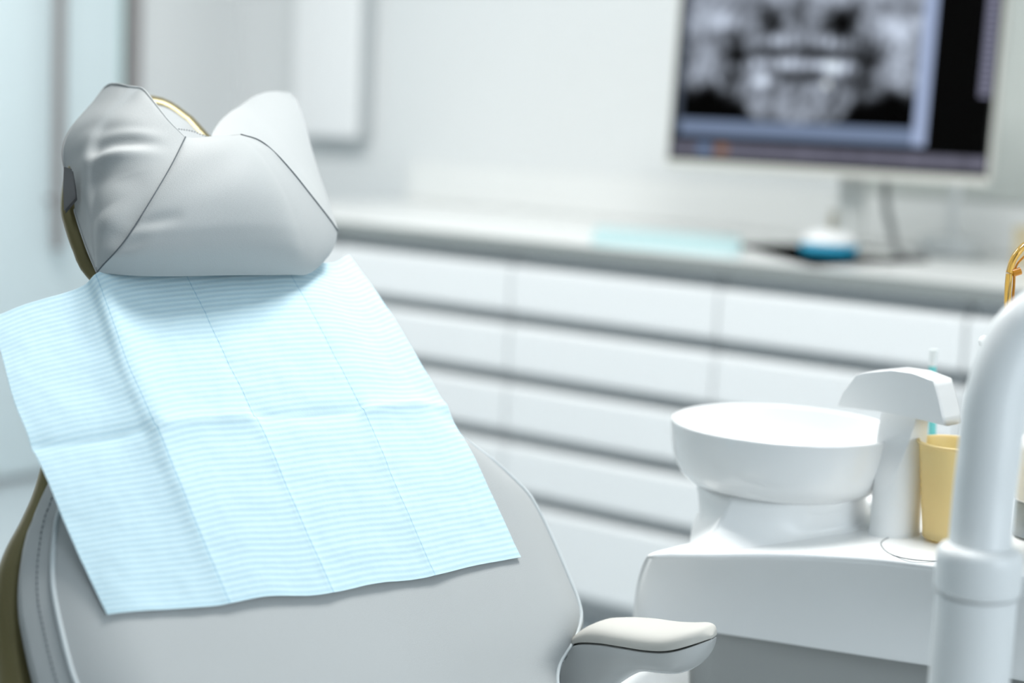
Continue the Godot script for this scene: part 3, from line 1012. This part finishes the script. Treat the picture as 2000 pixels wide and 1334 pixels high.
	for k in 3: thick.append(PackedVector3Array([band[k * 2] - CW * 0.004 + CU * 0.003, band[k * 2 + 1] - CW * 0.004 + CU * 0.003]))
	s.grid(thick, false, V(Vector3(0, 0.3, 0.3)))
	part(o, "strap", s, "webbing", "dark elastic strap")
	var tongue: Array = VV([Vector3(0.0085, 0.3695, 0.0120), Vector3(0.0223, 0.3622, 0.0120), Vector3(0.0379, 0.3642, 0.0100), Vector3(0.0107, 0.3812, 0.0080), Vector3(0.0287, 0.3801, 0.0060), Vector3(0.0460, 0.3730, 0.0040)])
	var tg := Shape.new()
	tg.grid(patch([tongue[0], tongue[1], tongue[2]], [tongue[3], tongue[4], tongue[5]], [tongue[0], tongue[3]], [tongue[2], tongue[5]], 16, 6), false, null, CW)
	var tp := part(o, "strap", tg, "leather_plain", "grey leather strap in the top notch")
	var dash := Shape.new()
	var edge := sample([tongue[3], tongue[4], tongue[5]], 24)
	for k in range(0, 24, 2):
		dash.loft(tube_rings(PackedVector3Array([edge[k] + CW * 0.0012 - CV * 0.003, edge[k].lerp(edge[k + 1], 0.8) + CW * 0.0012 - CV * 0.003]), [0.0006], 5))
	part(tp, "stitching", dash, "seam_dark").set_meta("kind", "stuff")
	# post that carries the headrest
	part(o, "headrest_post", tube([V(Vector3(0.02, 0.10, -0.09)), V(Vector3(0.02, 0.22, -0.085)), V(Vector3(0.02, 0.33, -0.085))], 0.022, 12, 20), "shell_rim")


func invert(a: Array) -> Array:
	var b := a.duplicate()
	b.reverse()
	return b


func low_pt(a: Array) -> Vector3:
	return a[0]


func armrest(o: Node3D) -> void:
	# rings along the arm: each has a middle, a half width, and top and bottom heights
	var mid: Array = [Vector3(3.3265, 0.6683, 2.7474), Vector3(3.3431, 0.6801, 2.7456), Vector3(3.3711, 0.6874, 2.7426), Vector3(3.4016, 0.6927, 2.7443), Vector3(3.4317, 0.6965, 2.7465), Vector3(3.4591, 0.7032, 2.7502), Vector3(3.4831, 0.7135, 2.7496)]
	var ax: Vector3 = (mid[mid.size() - 1] - mid[0]).normalized()
	var side: Vector3 = ax.cross(Vector3.UP).normalized()
	var rows := sample(mid, 40)
	var pad := []
	var body := []
	for k in 41:
		var t := k / 40.0
		var half := lerpf(0.022, 0.036, smoothstep(0.0, 0.55, t)) * sqrt(clampf(1.0 - pow(maxf(0.0, (t - 0.72) / 0.2805), 2.4), 0.0, 1.0))
		var c := rows[k]                      # on the line between pad and body
		var hgt := 0.017 * sqrt(clampf(1.0 - pow(maxf(0.0, (t - 0.80) / 0.201), 3.0), 0.0, 1.0)) * smoothstep(-0.1, 0.25, t)
		var ring := PackedVector3Array()
		for i in 24:
			var a := TAU * i / 24.0
			var y := sin(a)
			ring.append(c + side * (half * pow(absf(cos(a)), 0.7) * signf(cos(a))) + Vector3.UP * ((hgt * pow(absf(y), 0.7)) if y > 0 else 0.0012 * y))
		pad.append(ring)
		var depth := lerpf(0.075, 0.026, smoothstep(0.0, 0.62, t)) * sqrt(clampf(1.0 - pow(maxf(0.0, (t - 0.80) / 0.2005), 2.2), 0.0, 1.0))
		var bring := PackedVector3Array()
		for i in 24:
			var a := TAU * i / 24.0
			var y := sin(a)
			bring.append(c - Vector3.UP * 0.0028 + side * (half * 0.985 * pow(absf(cos(a)), 0.8) * signf(cos(a))) + Vector3.UP * ((0.001 * y) if y > 0 else depth * y))
		body.append(bring)
	part(o, "armrest", Shape.new().loft(body), "arm_body", "glossy grey armrest body")
	part(o, "armrest_pad", Shape.new().loft(pad), "arm_pad", "warm white armrest pad")
	# the arm runs down and back to the seat frame
	part(o, "armrest_post", Shape.new().loft(tube_rings(sample([Vector3(3.3230, 0.6531, 2.7337), Vector3(3.3105, 0.6330, 2.7339), Vector3(3.2997, 0.6112, 2.7330), Vector3(3.2944, 0.5712, 2.7311), Vector3(3.2951, 0.4944, 2.7311)], 30), [0.027], 20, 1.0, side)), "arm_body")


func bib() -> void:
	var o := thing("dental_bib", V(Vector3(-0.015, -0.13, 0.0)), "pale blue embossed paper bib draped over the chair back", "paper bib")
	var nu := 150
	var nv := 120
	var folds := [0.245, 0.480, 0.742]
	var face := []
	var back := []
	var n := FastNoiseLite.new()
	n.seed = 8
	n.frequency = 9.0
	var lo: Array = [Vector3(-0.2129, -0.1169, -0.0100), Vector3(-0.1740, -0.1226, -0.0040), Vector3(-0.1181, -0.1292, 0.0010), Vector3(-0.0718, -0.1295, 0.0040), Vector3(-0.0193, -0.1367, 0.0040), Vector3(0.0385, -0.1353, 0.0050), Vector3(0.0964, -0.1377, 0.0030), Vector3(0.1547, -0.1335, 0.0000), Vector3(0.2180, -0.1318, -0.0060)]
	var hi: Array = [Vector3(-0.2243, 0.1849, -0.0240), Vector3(-0.1922, 0.1950, -0.0200), Vector3(-0.1582, 0.2007, -0.0140), Vector3(-0.1385, 0.2034, -0.0040), Vector3(-0.1265, 0.2105, 0.0060), Vector3(-0.0900, 0.2250, -0.0040), Vector3(-0.0300, 0.2320, -0.0060), Vector3(0.0300, 0.2350, -0.0060), Vector3(0.0900, 0.2360, -0.0060), Vector3(0.1456, 0.2293, -0.0180), Vector3(0.1862, 0.2469, -0.0300)]
	var lf: Array = [Vector3(-0.2129, -0.1169, -0.0100), Vector3(-0.2242, -0.0402, -0.0060), Vector3(-0.2326, 0.0466, -0.0060), Vector3(-0.2339, 0.1012, -0.0120), Vector3(-0.2243, 0.1849, -0.0240)]
	var rt: Array = [Vector3(0.2180, -0.1318, -0.0060), Vector3(0.2142, -0.0433, -0.0070), Vector3(0.2117, 0.0437, -0.0100), Vector3(0.2007, 0.1346, -0.0140), Vector3(0.1929, 0.2008, -0.0220), Vector3(0.1862, 0.2469, -0.0300)]
	var flat := patch(lo, hi, lf, rt, nu, nv)
	for j in nv + 1:
		var row := PackedVector3Array()
		var under := PackedVector3Array()
		for i in nu + 1:
			var q: Vector3 = flat[j][i]
			var u := q.x
			var v := q.y
			# lies on the cushion, stays stiff where it reaches past it
			var on := back_face(u, v) + 0.0035
			var w := maxf(on, q.z) + 0.0015 * exp(-absf(on - q.z) / 0.003)
			w += 0.0012 * n.get_noise_2d(u * 2.0, v * 2.0)
			# fold across the middle: the four columns fold in and out in turn
			var sp := float(i) / nu
			var dv := v - (0.043 - 0.003 * sin(sp * 12.0))
			var turn := -1.0 if sp < folds[0] else (1.0 if sp < folds[1] else (-0.75 if sp < folds[2] else 1.1))
			for f in folds: turn *= 1.0 - 0.8 * exp(-pow((sp - f) / 0.012, 2.0))
			w += 0.0042 * turn * exp(-absf(dv) / 0.0075)
			for f in folds:
				var du: float = (sp - f) * 0.44
				w += (0.0016 if v < 0.043 else -0.0010) * exp(-absf(du) / 0.007)
			row.append(V(Vector3(u, v, w)))
			under.append(V(Vector3(u, v, w - 0.0006)))
		face.append(row)
		back.append(under)
	part(o, "printed_face", Shape.new().grid(face, false, null, CW), "bib_paper", "embossed pale blue face")
	part(o, "backing", Shape.new().grid(back, false, null, -CW), "bib_back")


# ------------------------------------------------------------------ spittoon unit

func tray_rise(q: Vector3) -> float:
	# the tray top climbs gently towards the cup filler
	return 0.078 * (q - Vector3(3.3984, 0.8704, 2.4655)).dot(Vector3(0.8046, 0.0000, -0.5938))


func ring_between(a: PackedVector3Array, b: PackedVector3Array, t: float, y: float, inset := 0.0, tilt := 0.0) -> PackedVector3Array:
	var mid := Vector3.ZERO
	var ring := PackedVector3Array()
	for k in a.size():
		var q := a[k].lerp(b[k], t)
		q.y = y
		if tilt > 0.0: q.y += tilt * tray_rise(q)
		ring.append(q)
		mid += q
	mid /= a.size()
	if inset != 0.0:
		for k in ring.size(): ring[k] -= (ring[k] - mid).normalized() * inset
	return ring


func spittoon_unit() -> void:
	var bowl := Vector3(3.3984, 0.8704, 2.4655)                  # middle of the bowl's rim
	var o := thing("spittoon_unit", Vector3(3.58, 0, 2.42), "glossy white spittoon unit with a round bowl and a cup filler", "spittoon unit")
	var ty := 0.7650
	var by := 0.6450
	var top := sample([Vector3(3.3515, 0.7530, 2.6603), Vector3(3.3697, 0.7546, 2.6522), Vector3(3.4146, 0.7586, 2.6264), Vector3(3.4581, 0.7626, 2.5991), Vector3(3.5041, 0.7665, 2.5773), Vector3(3.5624, 0.7709, 2.5595), Vector3(3.6194, 0.7747, 2.5552), Vector3(3.6975, 0.7800, 2.5459)] + [Vector3(3.9300, 0.7650, 2.3800), Vector3(3.9500, 0.7650, 2.2600), Vector3(3.8000, 0.7650, 2.2000), Vector3(3.6200, 0.7650, 2.2000), Vector3(3.5000, 0.7650, 2.2350), Vector3(3.4200, 0.7650, 2.3000), Vector3(3.3600, 0.7650, 2.3800), Vector3(3.3350, 0.7650, 2.4600), Vector3(3.3500, 0.7650, 2.5400), Vector3(3.3634, 0.7650, 2.6014)], 140, true)
	var bot := sample([Vector3(3.2822, 0.6450, 2.5666), Vector3(3.3132, 0.6450, 2.5590), Vector3(3.3730, 0.6450, 2.5401), Vector3(3.4266, 0.6450, 2.5241), Vector3(3.4799, 0.6450, 2.5099), Vector3(3.5422, 0.6450, 2.4930), Vector3(3.5976, 0.6450, 2.4772), Vector3(3.6767, 0.6450, 2.4569)] + [Vector3(3.9700, 0.6450, 2.4200), Vector3(3.9800, 0.6450, 2.2600), Vector3(3.8000, 0.6450, 2.1900), Vector3(3.6200, 0.6450, 2.1900), Vector3(3.5000, 0.6450, 2.2250), Vector3(3.4100, 0.6450, 2.2900), Vector3(3.3500, 0.6450, 2.3700), Vector3(3.3250, 0.6450, 2.4500), Vector3(3.3350, 0.6450, 2.5300), Vector3(3.2761, 0.6450, 2.4805)], 140, true)
	var rings := []
	rings.append(ring_between(top, bot, 0.0, ty, 0.016, 1.0))
	rings.append(ring_between(top, bot, 0.0, ty - 0.0006, 0.007, 1.0))
	rings.append(ring_between(top, bot, 0.0, ty - 0.0025, 0.0025, 1.0))
	for k in 22:
		var t := k / 21.0
		rings.append(ring_between(top, bot, 1.0 - pow(1.0 - t, 1.9), lerpf(ty - 0.006, by + 0.002, t), 0.0, 1.0 - t))
	rings.append(ring_between(top, bot, 1.0, by, 0.002))
	part(o, "tray_body", Shape.new().loft(rings), "gloss_white")
	# grey housing below
	var low := []
	for q in [[0.062, by + 0.004], [0.064, 0.60], [0.08, 0.40], [0.08, 0.06]]:
		low.append(ring_between(top, bot, 1.0, q[1], q[0]))
	part(o, "lower_housing", Shape.new().loft(low), "unit_grey", "matt grey lower housing")
	part(o, "foot_plate", Shape.new().loft([ring_between(top, bot, 1.0, 0.0, 0.03), ring_between(top, bot, 1.0, 0.05, 0.03), ring_between(top, bot, 1.0, 0.062, 0.045)]), "unit_grey")
	part(o, "link_cover", block(Shape.new(), Vector3(3.2345, 0.4920, 2.5479), Vector3(0.30, 0.16, 0.24), 0.035, Basis(Vector3(0.9721, 0.0000, 0.2346), Vector3.UP, -CU)), "gloss_white", "white rounded cover below the tray")
	# bowl on its flared foot
	var yb := bowl.y - 0.0768
	var ped := []
	var base := sample([Vector3(3.3783, 0.7650, 2.6098), Vector3(3.4001, 0.7650, 2.6138), Vector3(3.4400, 0.7650, 2.5721), Vector3(3.4696, 0.7650, 2.5166), Vector3(3.4992, 0.7650, 2.4599), Vector3(3.4834, 0.7650, 2.4055), Vector3(3.4484, 0.7650, 2.3655), Vector3(3.3934, 0.7650, 2.3555), Vector3(3.3334, 0.7650, 2.3755), Vector3(3.2984, 0.7650, 2.4355)], 72, true)
	var round_ := PackedVector3Array()
	for k in 72:
		var a := atan2(base[k].z - bowl.z, base[k].x - bowl.x)
		round_.append(Vector3(bowl.x + 0.0905 * cos(a), yb, bowl.z + 0.0905 * sin(a)))
	for q in [[0.0, -0.001, -0.007], [0.0, 0.0015, -0.003], [0.10, 0.004, -0.001], [0.28, 0.008, 0.0], [0.48, 0.013, 0.0], [0.66, 0.020, 0.0], [0.82, 0.031, 0.0], [0.93, 0.045, 0.0], [1.0, yb - ty - 0.002, 0.0], [1.0, yb - ty, 0.004]]:
		ped.append(ring_between(base, round_, q[0], ty + q[1], q[2], 1.0 - q[0]))
	part(o, "bowl_foot", Shape.new().loft(ped), "gloss_white")
	var prof := [[0.0, -0.0685], [0.070, -0.0685], [0.083, -0.0690], [0.090, -0.0676], [0.099, -0.0635], [0.1065, -0.0570], [0.1125, -0.0480], [0.1165, -0.0360], [0.1188, -0.0230], [0.1199, -0.0110], [0.1205, -0.0030], [0.1203, -0.0008], [0.1192, 0.0], [0.1175, -0.0004], [0.1163, -0.0030], [0.113, -0.018], [0.107, -0.034], [0.096, -0.047], [0.08, -0.055], [0.05, -0.0600], [0.02, -0.0620], [0.0, -0.0620]]
	var bl := Shape.new()
	var bp := []
	for q in prof: bp.append([q[0] * 1.0222, q[1] * 1.0222])
	bl = lathe(bowl, bp, 96)
	part(o, "bowl", bl, "ceramic", "round white spittoon bowl")
	part(o, "gasket", lathe(Vector3(bowl.x, bowl.y, bowl.z), [[0.0, -0.0767], [0.081, -0.0767], [0.081, -0.0700], [0.0, -0.0700]], 64), "dark_gap", "dark gap under the bowl")
	# cup filler: a column with a facet and an arched head
	var cc := Vector3(3.5347, 0.7735, 2.4659)
	var ac := Vector3(0.8046, 0.0000, -0.5938)
	var dp := Vector3(-0.5938, 0.0000, -0.8046)
	var facet := (-ac * 0.74 - dp * 0.67).normalized()
	var cy := ty + tray_rise(cc)
	var col := []
	for j in 41:
		var y := lerpf(cy - 0.002, 0.8990 + 0.004, j / 40.0)
		var cut := lerpf(0.0290, 0.0065, clampf((y - cy - 0.022) / (0.8990 - cy - 0.022), -0.3, 1.0))
		var flare := 1.0 + 0.05 * exp(-(y - cy) / 0.01)
		var ring := PackedVector3Array()
		for i in 96:
			var a := TAU * i / 96.0
			var q := ac * (0.0258 * flare * cos(a)) + dp * (0.0205 * flare * sin(a))
			var over := q.dot(facet) - cut
			if over > 0.0: q -= facet * over
			ring.append(Vector3(cc.x, y, cc.z) + q)
		col.append(ring)
	part(o, "filler_column", Shape.new().loft(col), "gloss_white")
	var hp: Array = [Vector2(-0.0000, 0.0005), Vector2(0.0051, 0.0151), Vector2(0.0213, 0.0382), Vector2(0.0322, 0.0419), Vector2(0.0633, 0.0489), Vector2(0.0889, 0.0493), Vector2(0.1139, 0.0445), Vector2(0.1212, 0.0272), Vector2(0.1305, 0.0004), Vector2(0.0871, 0.0029), Vector2(0.0539, 0.0030), Vector2(0.0269, 0.0015)]
	var ha := Vector3(3.4632, 0.8990, 2.4764)
	var hx := Vector3(0.9927, 0.0000, 0.1206)
	var hz := hx.cross(Vector3.UP)
	var outline := PackedVector3Array()
	for k in hp.size():
		var a: Vector2 = hp[k]
		var b: Vector2 = hp[(k + 1) % hp.size()]
		for s in 3: outline.append(Vector3(lerpf(a.x, b.x, s / 3.0), lerpf(a.y, b.y, s / 3.0), 0))
	var hm := Vector3.ZERO
	for q in outline: hm += q
	hm /= outline.size()
	var hr := []
	for q in [[0.965, 0.0018], [0.985, 0.0006], [1.0, -0.0020], [1.0, -0.016], [1.0, -0.030], [0.985, -0.0335], [0.95, -0.035]]:
		var ring := PackedVector3Array()
		for e in outline:
			var f: Vector3 = hm + (e - hm) * q[0]
			ring.append(ha + hx * f.x + Vector3.UP * f.y - hz * q[1] * -1.0)
		hr.append(ring)
	part(o, "filler_head", Shape.new().loft(hr), "gloss_white", "arched white filler head")
	# inlaid plate where the cup stands
	var pl := Vector3(3.6009, 0.7767, 2.4919)
	var groove := []
	for k in 40:
		var a := TAU * k / 40.0
		groove.append(pl + ac * (0.062 * pow(absf(cos(a)), 0.8) * signf(cos(a))) - dp * (0.055 * pow(absf(sin(a)), 0.8) * signf(sin(a))))
	for k in 40: groove[k].y = ty + tray_rise(groove[k]) + 0.0001
	groove.append(groove[0])
	part(o, "plate_groove", tube(groove, 0.0005, 160, 6), "seam_dark", "fine line round the cup plate")


func unit_things() -> void:
	var c := Vector3(3.5925, 0.7786, 2.4613)
	var cup := thing("cup", c, "amber translucent plastic cup standing under the cup filler", "cup")
	var prof := [[0.0, 0.004], [0.024, 0.004], [0.0265, 0.0], [0.0278, 0.0006], [0.0284, 0.004]]
	for k in 22:                                          # fine ribs half way up
		var y := 0.006 + 0.094 * k / 21.0
		var rib := 0.00025 * sin(k * PI) if k < 7 or k > 13 else (0.00035 if k % 2 else -0.00035)
		prof.append([lerpf(0.0285, 0.0385, (y - 0.006) / 0.094) + rib, y])
	prof.append_array([[0.0392, 0.1012], [0.0405, 0.1016], [0.0412, 0.1030], [0.0405, 0.1046], [0.0390, 0.1048], [0.0382, 0.1030]])
	for k in 10:
		var y := 0.100 - 0.0945 * k / 9.0
		prof.append([lerpf(0.0279, 0.0378, (y - 0.006) / 0.094), y])
	prof.append([0.0, 0.0052])
	for q in prof:
		q[0] *= 0.960
		q[1] *= 0.960
	part(cup, "body", lathe(c, prof, 96), "cup_plastic")
	part(cup, "rim", Shape.new().loft(tube_rings(sample(circle(c + Vector3(0, 0.1032 * 0.960, 0), 0.0402 * 0.960), 72), [0.0016], 10), false), "cup_plastic", "rolled rim of the cup")
	var e := Vector3(3.5168, 0.7787, 2.3295)
	var et := Vector3(3.5037, 0.9521, 2.3237)
	var ej := thing("saliva_ejector", e, "thin teal suction tube with a white tip behind the cup filler", "suction tube")
	part(ej, "tube", tube([e, e.lerp(et, 0.5), et - Vector3(0, 0.018, 0)], 0.0042, 12, 16), "teal")
	part(ej, "tip", tube([et - Vector3(0, 0.0185, 0), et - Vector3(0, 0.009, 0), et], 0.0050, 8, 16), "white_tip", "white tip")
	part(ej, "socket", lathe(e, [[0.0, 0.0], [0.012, 0.0], [0.012, 0.012], [0.0, 0.014]], 24), "holder_grey")
	var h := Vector3(3.6751, 0.7856, 2.3950)
	var ho := thing("instrument_holder", h, "white capped instrument holder on the tray behind the arm pole", "instrument holder")
	part(ho, "collar", lathe(h, [[0.0, 0.0], [0.040, 0.0], [0.039, 0.036], [0.0, 0.036]], 48), "holder_grey", "blue grey collar")
	part(ho, "cap", lathe(h, [[0.0, 0.0365], [0.041, 0.0365], [0.0425, 0.040], [0.0425, 0.090], [0.038, 0.101], [0.02, 0.104], [0.0, 0.104]], 48), "white_plastic")


func circle(at: Vector3, r: float) -> Array:
	var out := []
	for k in 33: out.append(at + Vector3(r * cos(TAU * k / 32.0), 0, r * sin(TAU * k / 32.0)))
	return out


# ------------------------------------------------------------------ arm pole, tray and safety glasses

func arm_pole() -> void:
	var p := Vector3(3.7785, 0.0000, 2.8725)
	var o := thing("arm_pole", p, "white bent arm pole with a collar beside the spittoon unit", "arm pole")
	var yc := 0.8627
	part(o, "post", lathe(p, [[0.0, 0.03], [0.0305, 0.03], [0.0305, yc - 0.02], [0.0, yc - 0.02]], 64), "pole_white")
	part(o, "collar", lathe(p, [[0.0, yc - 0.019], [0.0296, yc - 0.019], [0.0322, yc - 0.016], [0.0326, yc - 0.012], [0.0326, yc + 0.008], [0.0318, yc + 0.014], [0.0290, yc + 0.0175], [0.0255, yc + 0.0185], [0.0236, yc + 0.0188], [0.0, yc + 0.0188]], 64), "pole_white", "wider collar")
	var path := sample([Vector3(3.7785, 0.8527, 2.8725), Vector3(3.7734, 0.9050, 2.8603), Vector3(3.7722, 0.9442, 2.8545), Vector3(3.7716, 0.9952, 2.8463), Vector3(3.7791, 1.0357, 2.8338), Vector3(3.7925, 1.0565, 2.8204), Vector3(3.8077, 1.0703, 2.7818), Vector3(3.8304, 1.0744, 2.7141), Vector3(3.8512, 1.0653, 2.6251), Vector3(3.8648, 1.0366, 2.5697), Vector3(3.8665, 1.0080, 2.5483)], 90)
	part(o, "bent_arm", Shape.new().loft(tube_rings(path, [0.0236], 48, 1.0, Vector3(0, 0, 1))), "pole_white", "upper tube bending sideways")
	part(o, "foot", lathe(p, [[0.0, 0.0], [0.17, 0.0], [0.175, 0.006], [0.17, 0.02], [0.05, 0.032], [0.0, 0.034]], 64), "pole_white")
	var t := Vector3(3.7470, 0.9925, 2.4886)
	var tr := thing("side_tray", t, "white side tray carried by the arm pole", "tray")
	var tb := Basis(Vector3(0.8046, 0.0000, -0.5938), Vector3.UP, Vector3(0.5938, -0.0000, 0.8046))
	part(tr, "plate", block(Shape.new(), t + Vector3(0, -0.006, 0), Vector3(0.20, 0.012, 0.20), 0.005, tb), "white_plastic")
	var g: Vector3 = [Vector3(3.6815, 1.0167, 2.5830)][0]
	var gl := thing("safety_glasses", g, "amber safety glasses standing on the side tray, only one edge in view", "safety glasses")
	part(gl, "brow", Shape.new().loft(tube_rings(sample([Vector3(3.6752, 1.0663, 2.5792), Vector3(3.6765, 1.0777, 2.5763), Vector3(3.6800, 1.0868, 2.5721), Vector3(3.6835, 1.0939, 2.5621), Vector3(3.6902, 1.0997, 2.5499), Vector3(3.7056, 1.1065, 2.5123)], 30), [0.0032], 14, 1.5, Vector3(0.5938, -0.0000, 0.8046))), "amber", "thick clear amber brow")
	part(gl, "brow_line", Shape.new().loft(tube_rings(sample([Vector3(3.6795, 1.0685, 2.5781), Vector3(3.6810, 1.0752, 2.5759), Vector3(3.6838, 1.0801, 2.5730), Vector3(3.6877, 1.0858, 2.5666), Vector3(3.6949, 1.0924, 2.5477)], 30), [0.0010], 8, 1.2, Vector3(0.5938, -0.0000, 0.8046))), "amber_hinge")
	part(gl, "lens_edge", Shape.new().loft(tube_rings(sample([Vector3(3.6753, 1.0658, 2.5792), Vector3(3.6759, 1.0541, 2.5807), Vector3(3.6777, 1.0353, 2.5826), Vector3(3.6815, 1.0167, 2.5830)], 16), [0.0032], 14, 1.0, Vector3(0.5938, -0.0000, 0.8046))), "amber", "amber lens edge")
	part(gl, "edge_line", Shape.new().loft(tube_rings(sample([Vector3(3.6798, 1.0662, 2.5783), Vector3(3.6808, 1.0545, 2.5796), Vector3(3.6819, 1.0357, 2.5820)], 12), [0.0013], 8, 1.2, Vector3(0.5938, -0.0000, 0.8046))), "amber_hinge")
	part(gl, "hinge", tube([Vector3(3.6789, 1.0667, 2.5801), Vector3(3.6815, 1.0678, 2.5781), Vector3(3.6843, 1.0693, 2.5757)], 0.0036, 8, 14), "amber_hinge", "orange hinge knob")
	part(gl, "temple", tube([Vector3(3.6815, 1.0167, 2.5830), Vector3(3.6902, 1.0030, 2.5663), Vector3(3.7002, 0.9956, 2.5100), Vector3(3.7149, 0.9864, 2.4631)], 0.0030, 24, 12), "amber")
